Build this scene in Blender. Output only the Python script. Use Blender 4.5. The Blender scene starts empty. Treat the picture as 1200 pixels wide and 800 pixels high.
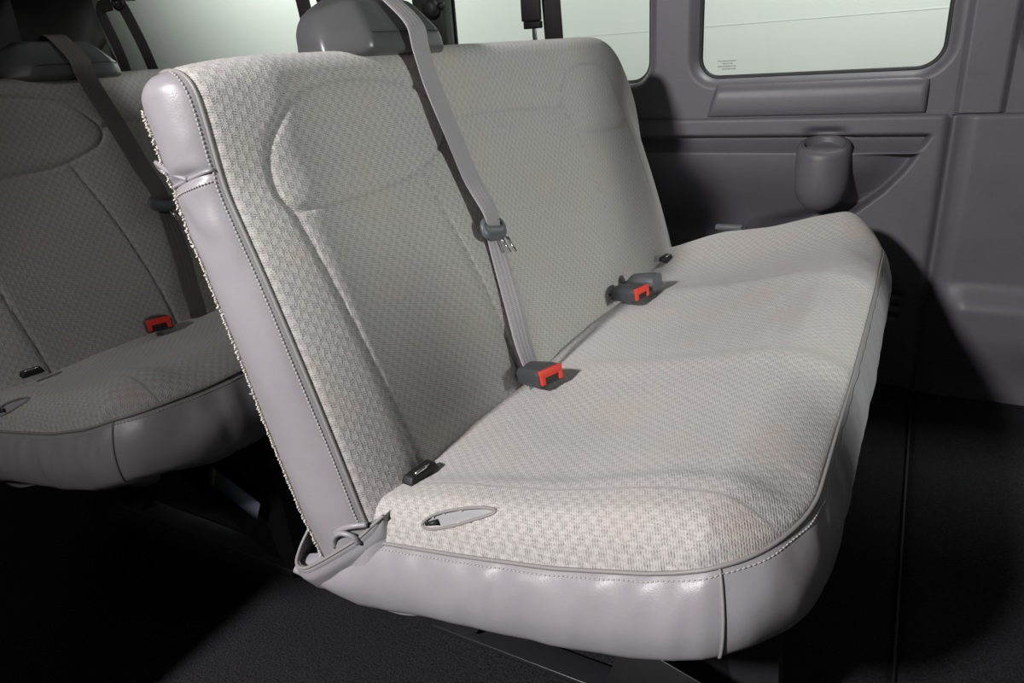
import bpy, bmesh, math, random
import numpy as np
from mathutils import Vector, Matrix, noise
random.seed(7)
PI = math.pi
scene = bpy.context.scene
COL = scene.collection

# ------------------------------------------------------------------ camera, world, lights, exposure
def cam_basis(yaw, pitch, roll):
    fw = Vector((math.sin(yaw)*math.cos(pitch), math.cos(yaw)*math.cos(pitch), math.sin(pitch)))
    rt = Vector((math.cos(yaw), -math.sin(yaw), 0)); up = rt.cross(fw)
    c, s = math.cos(roll), math.sin(roll)
    return c*rt+s*up, -s*rt+c*up, fw
CAM = Vector((0.5636, -0.5857, 0.9623)); F_PX = 840.1
rt, up, fw = cam_basis(-0.53357, -0.38536, -0.07327)
cd = bpy.data.cameras.new('camera'); cam = bpy.data.objects.new('camera', cd); COL.objects.link(cam)
cd.sensor_fit = 'HORIZONTAL'; cd.sensor_width = 36; cd.lens = 36*F_PX/1200
cd.clip_start = 0.02
cam.matrix_world = Matrix(((rt.x, up.x, -fw.x, CAM.x), (rt.y, up.y, -fw.y, CAM.y), (rt.z, up.z, -fw.z, CAM.z), (0, 0, 0, 1)))
scene.camera = cam
scene.view_settings.view_transform = 'Standard'; scene.view_settings.look = 'None'
scene.view_settings.gamma = 1; scene.view_settings.use_curve_mapping = False
scene.view_settings.exposure = 0.0

w = bpy.data.worlds.new('world'); scene.world = w; w.use_nodes = True
w.node_tree.nodes['Background'].inputs[0].default_value = (0.45, 0.5, 0.46, 1)
w.node_tree.nodes['Background'].inputs[1].default_value = 0.03

def area(name, loc, target, size, power, color, spread=180):
    l = bpy.data.lights.new(name, 'AREA'); l.shape = 'DISK'; l.size = size; l.energy = power; l.color = color
    l.spread = math.radians(spread)
    o = bpy.data.objects.new(name, l); COL.objects.link(o); o.location = loc
    d = Vector(target)-Vector(loc); o.rotation_euler = d.to_track_quat('-Z', 'Y').to_euler()
    return o
area('studio_flash', (-0.46, -1.90, 1.90), (0.0, 0.4, 0.5), 0.22, 89, (1.0, 0.962, 0.972))
area('studio_softbox', (2.9, 0.50, 1.18), (-0.1, 0.6, 0.75), 0.32, 43, (0.94, 1.0, 0.96))
area('backdrop_light', (1.2, 2.6, 3.6), (0.6, 4.6, 1.2), 1.6, 225, (0.98, 1.0, 0.98))
area('backdrop_light_rear', (-4.6, 2.6, 3.6), (-5.0, 4.6, 1.2), 1.6, 230, (0.96, 1.0, 0.96))

# ------------------------------------------------------------------ materials
def mat(name, base, rough=0.5, spec=0.5, metallic=0.0):
    m = bpy.data.materials.new(name); m.use_nodes = True
    b = m.node_tree.nodes['Principled BSDF']
    b.inputs['Base Color'].default_value = (*base, 1); b.inputs['Roughness'].default_value = rough
    b.inputs['Specular IOR Level'].default_value = spec; b.inputs['Metallic'].default_value = metallic
    return m
class NT:
    def __init__(s, m): s.t = m.node_tree; s.b = s.t.nodes['Principled BSDF']
    def n(s, typ, **k):
        o = s.t.nodes.new(typ)
        for a, v in k.items(): setattr(o, a, v)
        return o
    def l(s, a, b): s.t.links.new(a, b)
    def math(s, op, a, b=None, c=None):
        o = s.n('ShaderNodeMath', operation=op)
        for i, v in enumerate((a, b, c)):
            if v is None: continue
            if isinstance(v, (int, float)): o.inputs[i].default_value = v
            else: s.l(v, o.inputs[i])
        return o.outputs[0]
    def mix(s, fac, a, b):
        o = s.n('ShaderNodeMix', data_type='RGBA')
        for i, v in ((0, fac), (6, a), (7, b)):
            if isinstance(v, (int, float)): o.inputs[i].default_value = v
            elif isinstance(v, tuple): o.inputs[i].default_value = (*v, 1)
            else: s.l(v, o.inputs[i])
        return o.outputs[2]
    def bump(s, h, strength, dist):
        o = s.n('ShaderNodeBump'); o.inputs['Strength'].default_value = strength; o.inputs['Distance'].default_value = dist
        s.l(h, o.inputs['Height']); s.l(o.outputs[0], s.b.inputs['Normal'])
    def noise(s, vec, scale, detail=3, rough=0.5):
        o = s.n('ShaderNodeTexNoise'); o.inputs['Scale'].default_value = scale; o.inputs['Detail'].default_value = detail
        o.inputs['Roughness'].default_value = rough
        if vec is not None: s.l(vec, o.inputs['Vector'])
        return o.outputs[0]

def fabric(name, light, dark, blob_amt=1.0):
    m = mat(name, light, 0.9, 0.15); k = NT(m)
    uv = k.n('ShaderNodeUVMap', uv_map='UVMap'); sp = k.n('ShaderNodeSeparateXYZ'); k.l(uv.outputs[0], sp.inputs[0])
    # a little waviness of the weave
    wob = k.noise(uv.outputs[0], 70, 3, 0.6); wob = k.math('MULTIPLY', k.math('SUBTRACT', wob, 0.5), 0.009)
    wob2 = k.noise(uv.outputs[0], 45, 2); wob2 = k.math('MULTIPLY', k.math('SUBTRACT', wob2, 0.5), 0.007)
    U = k.math('ADD', sp.outputs[0], wob); V = k.math('ADD', sp.outputs[1], wob2)
    su = k.math('SINE', k.math('MULTIPLY', U, 2*PI/0.0165)); sv = k.math('SINE', k.math('MULTIPLY', V, 2*PI/0.0170))
    blob = k.math('MULTIPLY', su, sv)
    col_s = k.math('MULTIPLY', k.math('SUBTRACT', 0, k.math('COSINE', k.math('MULTIPLY', U, 4*PI/0.0165))), 0.35)
    th = k.math('SINE', k.math('MULTIPLY', k.math('ADD', sp.outputs[1], k.math('MULTIPLY', sp.outputs[0], 0.35)), 2*PI/0.0031))
    thu = k.math('SINE', k.math('MULTIPLY', U, 2*PI/0.0041))
    blob01 = k.n('ShaderNodeMapRange', interpolation_type='SMOOTHSTEP'); blob01.inputs[1].default_value = -0.5; blob01.inputs[2].default_value = 0.6
    k.l(blob, blob01.inputs[0])
    b = blob01.outputs[0]
    th01 = k.math('MULTIPLY', k.math('MULTIPLY_ADD', th, 0.5, 0.5), k.math('MULTIPLY_ADD', thu, 0.3, 0.7))
    d = k.math('MULTIPLY', b, k.math('MULTIPLY_ADD', th01, 0.8, 0.2))
    fine = k.noise(uv.outputs[0], 700, 2); coarse = k.noise(uv.outputs[0], 7, 3)
    d = k.math('ADD', k.math('MULTIPLY', d, 0.70*blob_amt), k.math('MULTIPLY', k.math('SUBTRACT', 1, b), k.math('MULTIPLY', th01, 0.42)))
    d = k.math('ADD', d, k.math('MULTIPLY', k.math('SUBTRACT', fine, 0.5), 1.1))
    cl = k.n('ShaderNodeClamp'); k.l(d, cl.inputs[0])
    c = k.mix(cl.outputs[0], light, dark)
    st = k.n('ShaderNodeMapRange'); st.inputs[1].default_value = 0.52; st.inputs[2].default_value = 0.72; st.inputs[4].default_value = 0.45
    k.l(coarse, st.inputs[0])
    c = k.mix(st.outputs[0], c, (light[0]*0.88, light[1]*0.76, light[2]*0.69))
    k.l(c, k.b.inputs['Base Color'])
    h = k.math('ADD', k.math('MULTIPLY', d, -1.0), k.math('MULTIPLY', col_s, 0.4))
    k.bump(h, 0.55, 0.0016)
    k.b.inputs['Sheen Weight'].default_value = 0.25; k.b.inputs['Sheen Roughness'].default_value = 0.6
    return m
FAB = fabric('woven_seat_fabric', (0.57, 0.548, 0.525), (0.085, 0.08, 0.076))
FABR = fabric('worn_woven_seat_fabric', (0.40, 0.37, 0.335), (0.12, 0.11, 0.10))

def vinyl(name, base, rough):
    m = mat(name, base, rough, 0.5); k = NT(m)
    tc = k.n('ShaderNodeTexCoord')
    v = k.n('ShaderNodeTexVoronoi'); v.inputs['Scale'].default_value = 700; k.l(tc.outputs['Object'], v.inputs['Vector'])
    n1 = k.noise(tc.outputs['Object'], 22, 4)
    h = k.math('ADD', k.math('MULTIPLY', v.outputs['Distance'], 0.25), k.math('MULTIPLY', n1, 3.0))
    k.bump(h, 0.20, 0.0020)
    c = k.mix(k.noise(tc.outputs['Object'], 9, 4), tuple(x*0.88 for x in base), tuple(min(1, x*1.08) for x in base))
    k.l(c, k.b.inputs['Base Color'])
    return m
VIN = vinyl('grey_vinyl', (0.31, 0.295, 0.308), 0.38)
VIN_IN = vinyl('grey_vinyl_lining', (0.40, 0.39, 0.40), 0.4)
PIPE = mat('vinyl_piping', (0.27, 0.255, 0.25), 0.5)
THREAD = mat('pale_thread', (0.44, 0.42, 0.41), 0.8)
FRAY = mat('frayed_fibre', (0.60, 0.57, 0.52), 0.95)

def plastic(name, base, rough, grain=420, bstr=0.35, dirt=0.15):
    m = mat(name, base, rough, 0.45); k = NT(m)
    tc = k.n('ShaderNodeTexCoord')
    g = k.noise(tc.outputs['Object'], grain, 3, 0.6); big = k.noise(tc.outputs['Object'], 8, 5, 0.6)
    k.bump(g, bstr, 0.0008)
    c = k.mix(big, tuple(x*(1-dirt) for x in base), tuple(x*(1+dirt) for x in base)); k.l(c, k.b.inputs['Base Color'])
    r = k.math('MULTIPLY_ADD', big, 0.2, rough-0.1); k.l(r, k.b.inputs['Roughness'])
    return m
PLA = plastic('grey_interior_plastic', (0.120, 0.114, 0.131), 0.48)
PLA2 = plastic('sill_plastic', (0.128, 0.122, 0.139), 0.42)
PLD = plastic('dark_rear_plastic', (0.018, 0.019, 0.017), 0.6)
HOU = plastic('belt_housing_plastic', (0.085, 0.086, 0.088), 0.32, 200, 0.1, 0.06)
BUCK = plastic('buckle_plastic', (0.05, 0.054, 0.058), 0.45, 600, 0.2)
BUCKL = plastic('latch_plastic', (0.10, 0.108, 0.118), 0.4, 600, 0.1)
RED = mat('red_button_plastic', (0.75, 0.045, 0.02), 0.35)
BLACK = mat('black_rubber', (0.012, 0.012, 0.012), 0.55)
METAL = mat('black_painted_steel', (0.02, 0.02, 0.022), 0.35)
CHROME = mat('chromed_steel', (0.75, 0.75, 0.76), 0.18, 0.5, 1.0)
STEEL = mat('bare_steel', (0.5, 0.5, 0.5), 0.3, 0.5, 1.0)
HEAD = mat('white_headliner', (0.10, 0.10, 0.098), 0.9)
def webbing(name, base):
    m = mat(name, base, 0.55, 0.3); k = NT(m)
    uv = k.n('ShaderNodeUVMap', uv_map='UVMap'); sp = k.n('ShaderNodeSeparateXYZ'); k.l(uv.outputs[0], sp.inputs[0])
    a = k.math('SINE', k.math('MULTIPLY', k.math('ADD', sp.outputs[1], k.math('MULTIPLY', sp.outputs[0], 0.5)), 2*PI/0.0028))
    e = k.math('SINE', k.math('MULTIPLY', sp.outputs[0], 2*PI/0.0092))
    k.bump(k.math('ADD', a, e), 0.4, 0.0005)
    f = k.math('MULTIPLY_ADD', a, 0.25, 0.5)
    k.l(k.mix(f, tuple(x*0.85 for x in base), tuple(x*1.1 for x in base)), k.b.inputs['Base Color'])
    return m
WEB = webbing('grey_webbing', (0.36, 0.335, 0.35))
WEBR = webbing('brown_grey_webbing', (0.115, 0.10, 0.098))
WEBD = webbing('dark_webbing', (0.035, 0.033, 0.032))
def carpet():
    m = mat('charcoal_carpet', (0.016, 0.0155, 0.017), 0.95, 0.15); k = NT(m)
    tc = k.n('ShaderNodeTexCoord')
    a = k.noise(tc.outputs['Object'], 260, 4, 0.7); b = k.noise(tc.outputs['Object'], 12, 4)
    mr = k.n('ShaderNodeMapRange'); mr.inputs[1].default_value = 0.35; mr.inputs[2].default_value = 0.7; k.l(a, mr.inputs[0])
    c = k.mix(mr.outputs[0], (0.009, 0.009, 0.0105), (0.050, 0.048, 0.053))
    c = k.mix(k.math('MULTIPLY', b, 0.5), c, (0.020, 0.020, 0.022)); k.l(c, k.b.inputs['Base Color'])
    k.bump(k.math('ADD', a, k.math('MULTIPLY', b, 1.0)), 0.9, 0.005)
    return m
CARPET = carpet()
def glass(name='tinted_window_glass', tint=(0.85, 0.875, 0.855, 1)):
    m = bpy.data.materials.new(name); m.use_nodes = True; t = m.node_tree; t.nodes.clear()
    o = t.nodes.new('ShaderNodeOutputMaterial'); mx = t.nodes.new('ShaderNodeMixShader')
    tr = t.nodes.new('ShaderNodeBsdfTransparent'); tr.inputs[0].default_value = tint
    gl = t.nodes.new('ShaderNodeBsdfGlossy'); gl.inputs['Roughness'].default_value = 0.03; gl.inputs[0].default_value = (1, 1, 1, 1)
    mx.inputs[0].default_value = 0.03
    t.links.new(tr.outputs[0], mx.inputs[1]); t.links.new(gl.outputs[0], mx.inputs[2]); t.links.new(mx.outputs[0], o.inputs[0])
    return m
GLASS = glass()
GLASS_DARK = glass('dark_privacy_glass', (0.42, 0.42, 0.42, 1))
BACK = mat('backdrop_paint', (0.64, 0.66, 0.63), 0.9, 0.1)
STK = mat('sticker_blue_white', (0.62, 0.68, 0.90), 0.4)
STKY = mat('sticker_yellow', (0.6, 0.55, 0.05), 0.4)
INK = mat('sticker_ink', (0.03, 0.03, 0.05), 0.5)
ETCH = mat('etched_glass_mark', (0.22, 0.23, 0.22), 0.7)

# ------------------------------------------------------------------ mesh helpers
def link(name, me, m, parent=None, smooth=True):
    o = bpy.data.objects.new(name, me); COL.objects.link(o)
    if m is not None: me.materials.append(m)
    if smooth:
        for p in me.polygons: p.use_smooth = True
    if parent is not None: o.parent = parent
    return o
def tag(o, label=None, cat=None, group=None, kind=None):
    if label: o['label'] = label
    if cat: o['category'] = cat
    if group: o['group'] = group
    if kind: o['kind'] = kind
    return o
def empty(name, loc, label, cat, group=None):
    o = bpy.data.objects.new(name, None); COL.objects.link(o); o.location = loc; o.empty_display_size = 0.05
    return tag(o, label, cat, group)
def grid(name, P, m, parent=None, uv=None, skip=None, close_u=False, flip=False):
    """P[i][j] points; uv same layout"""
    ni, nj = len(P), len(P[0])
    V = [tuple(p) for row in P for p in row]; Fc = []
    for i in range(ni if close_u else ni-1):
        i2 = (i+1) % ni
        for j in range(nj-1):
            if skip and skip(i, j): continue
            f = (i*nj+j, i2*nj+j, i2*nj+j+1, i*nj+j+1)
            Fc.append(f[::-1] if flip else f)
    me = bpy.data.meshes.new(name); me.from_pydata(V, [], Fc); me.update()
    if uv is not None:
        L = me.uv_layers.new(name='UVMap'); fl = [uv[v // nj][v % nj] for v in range(ni*nj)]
        idx = np.empty(len(me.loops), dtype=np.int32); me.loops.foreach_get('vertex_index', idx)
        L.data.foreach_set('uv', np.array(fl, dtype=np.float32)[idx].ravel())
    return link(name, me, m, parent)
def bm_obj(name, bm, m, parent=None, smooth=True):
    bmesh.ops.recalc_face_normals(bm, faces=bm.faces)
    me = bpy.data.meshes.new(name); bm.to_mesh(me); bm.free()
    return link(name, me, m, parent, smooth)
def resample(pts, n):
    pts = [Vector(p) for p in pts]; d = [0]
    for a, b in zip(pts, pts[1:]): d.append(d[-1]+(b-a).length)
    out = []
    for k in range(n):
        t = d[-1]*k/(n-1); i = 0
        while i < len(d)-2 and d[i+1] < t: i += 1
        f = (t-d[i])/max(1e-9, d[i+1]-d[i]); out.append(pts[i].lerp(pts[i+1], f))
    return out
def catmull(pts, per=8):
    pts = [Vector(p) for p in pts]; Q = [pts[0]*2-pts[1]]+pts+[pts[-1]*2-pts[-2]]; out = []
    for i in range(1, len(Q)-2):
        for k in range(per):
            t = k/per; a, b, c, d = Q[i-1:i+3]
            out.append(0.5*((2*b)+(c-a)*t+(2*a-5*b+4*c-d)*t*t+(3*b-a-3*c+d)*t**3))
    out.append(pts[-1]); return out
def add_tube(bm, pts, r, seg=8, closed=False):
    n = len(pts); rings = []; prev = None
    for i, p in enumerate(pts):
        p = Vector(p)
        a = Vector(pts[(i-1) % n]) if (closed or i > 0) else p
        b = Vector(pts[(i+1) % n]) if (closed or i < n-1) else p
        t = (b-a).normalized()
        if prev is None:
            x = t.orthogonal().normalized()
        else:
            x = (prev-t*prev.dot(t)).normalized()
        prev = x; y = t.cross(x); rr = r[i] if isinstance(r, (list, tuple)) else r
        rings.append([bm.verts.new(p+(x*math.cos(k*2*PI/seg)+y*math.sin(k*2*PI/seg))*rr) for k in range(seg)])
    for i in range(n if closed else n-1):
        A, B = rings[i], rings[(i+1) % n]
        for k in range(seg): bm.faces.new((A[k], A[(k+1) % seg], B[(k+1) % seg], B[k]))
    if not closed:
        bm.faces.new(rings[0][::-1]); bm.faces.new(rings[-1])
def tube(name, pts, r, m, parent=None, seg=8, closed=False):
    bm = bmesh.new(); add_tube(bm, pts, r, seg, closed); return bm_obj(name, bm, m, parent)
def add_box(bm, c, size, rot=None, taper=1.0):
    M = (rot if rot is not None else Matrix.Identity(3)); c = Vector(c); vs = []
    for sz in (-1, 1):
        for sx, sy in ((-1, -1), (1, -1), (1, 1), (-1, 1)):
            k = taper if sz > 0 else 1
            vs.append(bm.verts.new(c+M @ Vector((sx*size[0]/2*k, sy*size[1]/2*k, sz*size[2]/2))))
    for f in ((0, 3, 2, 1), (4, 5, 6, 7), (0, 1, 5, 4), (1, 2, 6, 5), (2, 3, 7, 6), (3, 0, 4, 7)): bm.faces.new([vs[i] for i in f])
def bevel(bm, off, seg=2):
    bmesh.ops.bevel(bm, geom=list(bm.edges), offset=off, segments=seg, profile=0.6, affect='EDGES', clamp_overlap=True)
def boxobj(name, c, size, m, parent=None, bev=0.004, rot=None, seg=2, taper=1.0):
    bm = bmesh.new(); add_box(bm, c, size, rot, taper)
    if bev: bevel(bm, bev, seg)
    return bm_obj(name, bm, m, parent, True)
def ribbon(name, pts, nrm, width, m, parent=None, thick=0.0012, per=8):
    """flat strap along pts; nrm: normal(s) of its face; width: number or list"""
    P = catmull(pts, per); n = len(P)
    N = [Vector(v) for v in (nrm if isinstance(nrm[0], (tuple, list, Vector)) else [nrm]*len(pts))]
    W = width if isinstance(width, (list, tuple)) else [width]*len(pts)
    rows = []; uvs = []; L = 0
    for i, p in enumerate(P):
        f = min(i/per, len(pts)-1.0001); k = int(f); f -= k
        nn = N[k].lerp(N[k+1], f); ww = W[k]*(1-f)+W[k+1]*f
        t = (P[min(i+1, n-1)]-P[max(i-1, 0)]).normalized()
        s = t.cross(nn).normalized(); nn = s.cross(t).normalized()
        if i: L += (p-P[i-1]).length
        prof = [(-.5, .6), (-.46, 1), (-.2, 1), (0, 1), (.2, 1), (.46, 1), (.5, .6), (.5, -.6), (.46, -1), (0, -1), (-.46, -1), (-.5, -.6), (-.5, .6)]
        rows.append([p+s*(a*ww)+nn*(b*thick) for a, b in prof]); uvs.append([(a*ww, L) for a, b in prof])
    return grid(name, rows, m, parent, uvs)
def sm(a, b, x):
    t = min(1, max(0, (x-a)/(b-a))); return t*t*(3-2*t)
def fbm(x, y, z=0.0): return noise.noise(Vector((x, y, z)))
def interp(tab, x):
    if x <= tab[0][0]: return tab[0][1]
    for (a, va), (b, vb) in zip(tab, tab[1:]):
        if x <= b: return va+(vb-va)*(x-a)/(b-a)
    return tab[-1][1]

# ------------------------------------------------------------------ setting: floor, ceiling, far wall, pillars, windows
WY = 1.53
def build_floor():
    xs = list(np.arange(-3.2, -0.2, 0.1))+list(np.arange(-0.2, 1.3, 0.008))+[1.35, 1.6, 2.2, 3.0]
    ys = list(np.arange(-0.42, 1.62, 0.02)); P = []
    for x in xs:
        row = []
        for y in ys:
            e = 0.612+0.03*(1.5-y)*0.35; z = 0.0
            z -= 0.012*math.exp(-((x-e)/0.007)**2)          # gap between the mats
            z += 0.006*sm(e+0.002, e+0.012, x)
            z += 0.004*sm(0, 0.01, x-(0.70+0.02*math.sin(3*y)*0.3))
            z += 0.003*fbm(x*7, y*7)
            row.append((x, y, z))
        P.append(row)
    f = grid('floor', P, CARPET); f['kind'] = 'structure'; return f
build_floor()
tag(tube('trim_4', [(0.612+0.0105*(1.5-y), y, 0.001) for y in np.arange(-0.3, 1.5, 0.1)], 0.004, BLACK), kind='structure')
tag(boxobj('ceiling', (-0.3, 0.6, 1.64), (6.2, 2.2, 0.04), HEAD, bev=0), kind='structure')
tag(boxobj('wall_rear', (-3.25, 0.6, 0.75), (0.05, 2.1, 1.6), PLD, bev=0), kind='structure')
# near side of the van: sill below the opening, door pillar and rear side panel, all outside the picture
tag(boxobj('wall_right', (-1.84, -0.42, 0.27), (2.76, 0.06, 0.54), PLD, bev=0.01), kind='structure')
tag(boxobj('trim_5', (-0.93, -0.42, 1.04), (0.11, 0.06, 1.02), PLD, bev=0.02), kind='structure')
tag(boxobj('trim_6', (-2.1, -0.42, 1.04), (0.14, 0.06, 1.02), PLD, bev=0.02), kind='structure')
tag(boxobj('window_5', (-1.22, -0.42, 1.04), (1.62, 0.005, 1.0), GLASS_DARK, bev=0), kind='structure')
# unseen panels added to block part of the softbox, forward of the picture
tag(boxobj('light_block_far', (1.45, 1.160, 0.58), (0.05, 0.74, 1.16), PLD, bev=0.01), kind='structure')
tag(boxobj('light_block_near', (1.45, -0.09, 0.57), (0.05, 0.70, 1.14), PLD, bev=0.01), kind='structure')
tag(boxobj('light_block_low', (1.45, 0.530, 0.31), (0.05, 0.54, 0.62), PLD, bev=0.01), kind='structure')

tag(boxobj('light_block_middle', (1.45, 0.345, 0.45), (0.05, 0.17, 0.90), PLD, bev=0.01), kind='structure')  # unseen step added to shade the lower near backrest

# lower side panel: a moulded sheet with the recess, the cup pod, the front valley and the foot bulge
XB = [(0.30, 0.05), (0.45, 0.30), (0.49, 0.41), (0.55, 0.475), (0.60, 0.515), (0.65, 0.545), (0.69, 0.565), (0.75, 0.575)]
def wall_h(x, z):
    h = 0.010
    xb = interp(XB, z)
    inside = 1-sm(xb-0.010, xb+0.004, x)
    rec = -0.036*sm(0.700, 0.690, z)                                   # slot under the top edge
    ledge = 0.044*min(1, max(0, (0.692-z)/0.040))**1.6                                  # armrest lip
    away = 1-sm(0.0, 0.20, xb-x)
    under = (-0.095*sm(0.655, 0.40, z)-0.042*away**1.8)*sm(0.652, 0.645, z)
    fade = sm(0.20, 0.42, z)
    h += inside*(rec+ledge+under)*fade
    # cup pod, rounded at the bottom
    cx, r = 0.325, 0.070
    dx = (x-cx)/r
    zb = 0.50+0.055*(1-math.sqrt(max(0, 1-dx*dx))) if abs(dx) < 1 else 9
    if abs(dx) < 1.25 and z < 0.668:
        body = math.sqrt(max(0, 1-min(1, abs(dx))**2.2))*sm(0.488, 0.56, z)
        h = max(h, -0.03+0.088*body) if body > 0.3 else h+0.0*body
    # scooped back behind the cup
    if z > 0.655: h -= 0.022*math.exp(-((x-cx)/0.045)**4)*sm(0.722, 0.700, z)*(1-sm(0.655, 0.66, z)*0.0)*sm(0.69, 0.705, z)
    # front valley and pillar panel
    vx = 0.612
    h -= 0.020*math.exp(-((x-vx)/0.012)**2)*sm(0.0, 0.2, z)
    h += 0.016*sm(vx, vx+0.05, x)
    # foot bulge at lower right
    b = sm(0.335, 0.26, z)*sm(0.625, 0.70, x)
    h += 0.035*b*(1-0.9*sm(0.20, 0.05, z))
    # seam line low on the panel
    if x < vx: h -= 0.004*math.exp(-((z-0.365)/0.003)**2); 
    if x < vx: h -= 0.012*sm(0.33, 0.22, z)
    # vent slots
    if 0.43 < x < 0.548 and 0.20 < z < 0.29: h -= 0.02*max(0, math.sin((z-0.20)/0.018*PI*1.1))**3
    h -= 0.004*sm(0.737, 0.744, z)
    return h
def build_panel():
    xs = [-3.25, -2.4, -1.9, -1.4, -1.0, -0.7, -0.5, -0.4]+list(np.arange(-0.36, 1.12, 0.0048))+[1.2, 1.5, 2.0, 2.7]
    zs = list(np.arange(-0.01, 0.45, 0.006))+list(np.arange(0.45, 0.745, 0.0036))+[0.745]
    P = [[(x, WY-wall_h(x, z), z) for z in zs]+[(x, WY+0.01, 0.746)] for x in xs]
    o = grid('wall_left', P, PLA, flip=False); o['kind'] = 'structure'
build_panel()

def rrect(x0, x1, z0, z1, rs, lean=0.0, n=8):
    """closed loop, counter-clockwise from lower left; rs = radii (ll, lr, ur, ul)"""
    out = []
    for (cx, cz, r, a0) in ((x0+rs[0], z0+rs[0], rs[0], PI), (x1-rs[1], z0+rs[1], rs[1], 1.5*PI), (x1-rs[2], z1-rs[2], rs[2], 0), (x0+rs[3], z1-rs[3], rs[3], 0.5*PI)):
        for k in range(n+1):
            a = a0+k/n*PI/2; out.append((cx+r*math.cos(a), cz+r*math.sin(a)))
    return [(x-lean*(z-z0), z) for x, z in out]
def offs(loop, d):
    n = len(loop); out = []
    for i in range(n):
        a = Vector(loop[i-1]); b = Vector(loop[(i+1) % n]); t = (b-a).normalized(); nn = Vector((t.y, -t.x))
        out.append((loop[i][0]+nn.x*d, loop[i][1]+nn.y*d))
    return out
WIN = [('window_1', rrect(-2.60, -0.944, 0.86, 1.42, (.16, .05, .05, .1), 0.30)),
       ('window_2', rrect(-0.84, -0.171, 0.848, 1.42, (.05, .055, .05, .05))),
       ('window_3', rrect(-0.026, 0.573, 0.850, 1.42, (.055, .06, .05, .05))),
       ('window_4', rrect(0.735, 1.40, 0.875, 1.42, (.06, .06, .05, .05)))]
WIN[0] = ('window_1', [(x if x > -1.2 else x, z) for x, z in WIN[0][1]])
# fix the lean so that only the rear edge slants
L1 = rrect(-2.60, -0.944, 0.86, 1.42, (.16, .05, .05, .1))
WIN[0] = ('window_1', [(x-(0.30*(z-0.86))*sm(-1.6, -2.5, x), z) for x, z in L1])
def build_upper():
    bm = bmesh.new()
    def loopverts(l, y): return [bm.verts.new((x, y, z)) for x, z in l]
    outer = [(-3.25, 0.744), (2.7, 0.744), (2.7, 1.56), (-3.25, 1.56)]
    edges = []
    vs = loopverts(outer, WY); edges += [bm.edges.new((vs[i], vs[(i+1) % 4])) for i in range(4)]
    fronts = []
    for nme, l in WIN:
        f = loopverts(offs(l, 0.030), WY); n = len(f); fronts.append((l, f))
        edges += [bm.edges.new((f[i], f[(i+1) % n])) for i in range(n)]
    bmesh.ops.triangle_fill(bm, use_beauty=True, use_dissolve=False, edges=edges)
    for l, f in fronts:
        prev = f; n = len(f)
        for d, y in ((0.022, WY+0.002), (0.014, WY+0.007), (0.008, WY+0.014), (0.004, WY+0.024), (0.001, WY+0.046)):
            cur = loopverts(offs(l, d), y)
            for i in range(n): bm.faces.new((prev[i], prev[(i+1) % n], cur[(i+1) % n], cur[i]))
            prev = cur
    o = bm_obj('wall_far', bm, PLA, None, True); o['kind'] = 'structure'
    for p in o.data.polygons: p.use_smooth = abs(p.normal.y) < 0.999
build_upper()
for nme, l in WIN:
    bm = bmesh.new(); bm.faces.new([bm.verts.new((x, WY+0.047, z)) for x, z in offs(l, 0.012)])
    e = bm_obj(nme, bm, GLASS, None, False); e['kind'] = 'structure'
    tube('gasket', [(x, WY+0.043, z) for x, z in l], 0.0065, BLACK, e, 6, True)
# little etched mark low in the third window
w3 = bpy.data.objects['window_3']
bm = bmesh.new()
for r_, (z, wd) in enumerate(((0.893, 0.05), (0.886, 0.028), (0.879, 0.05), (0.872, 0.036))):
    x = 0.022 if wd > 0.04 else 0.034
    end = x+wd
    while x < end:
        s = random.uniform(0.0015, 0.004); add_box(bm, (x+s/2, WY+0.0455, z), (s, 0.0006, random.choice((0.003, 0.0038)))); x += s+0.0016
bm_obj('etched_mark', bm, ETCH, w3, False)
# dark rear pillar cover behind the last side window
bm = bmesh.new()
pl = [(-3.22, 0.76), (-2.38, 0.76), (-2.44, 0.88), (-2.498, 0.967), (-2.555, 1.04), (-2.584, 1.11), (-2.613, 1.28), (-2.63, 1.54), (-3.22, 1.54)]
a = [bm.verts.new((x, WY-0.001, z)) for x, z in pl]; b = [bm.verts.new((x, WY-0.03, z)) for x, z in pl]
bm.faces.new(a); bm.faces.new(b[::-1])
for i in range(len(pl)): bm.faces.new((a[i], a[(i+1) % len(pl)], b[(i+1) % len(pl)], b[i]))
bevel(bm, 0.004, 2); tag(bm_obj('trim_7', bm, PLD, None, True), kind='structure')
# cover between first and second side windows
tag(boxobj('trim_8', (-0.884, WY-0.018, 1.15), (0.122, 0.05, 0.80), PLD, bev=0.012, seg=3), kind='structure')
# window sill moulding
def sill():
    xs = np.linspace(0.012, 0.548, 60); P = []
    prof = [(0.0, 0.749), (0.005, 0.7495), (0.009, 0.755), (0.0105, 0.770), (0.011, 0.795), (0.009, 0.812), (0.004, 0.824), (-0.004, 0.832), (-0.02, 0.840)]
    P = [[(x, WY-0.001, 0.757), (x, WY-0.001, 0.84)] for x in (0.010,)]
    rows = []
    for i, x in enumerate(xs):
        e = min(1, min(x-0.010, 0.550-x)/0.004); e = 0.35+0.65*e
        sl = 0.028*(1-sm(0.012, 0.03, x))*0
        rows.append([(x+(0.022*(z-0.757)/0.083 if i == 0 else (0.022*(z-0.757)/0.083)*(1-i/59)), WY-y*e if y > 0 else WY-y, z) for y, z in prof])
    o = grid('trim_1', rows, PLA2); o['kind'] = 'structure'
    m = o.modifiers.new('s', 'SOLIDIFY'); m.thickness = 0.003; m.offset = -1
sill()
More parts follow.
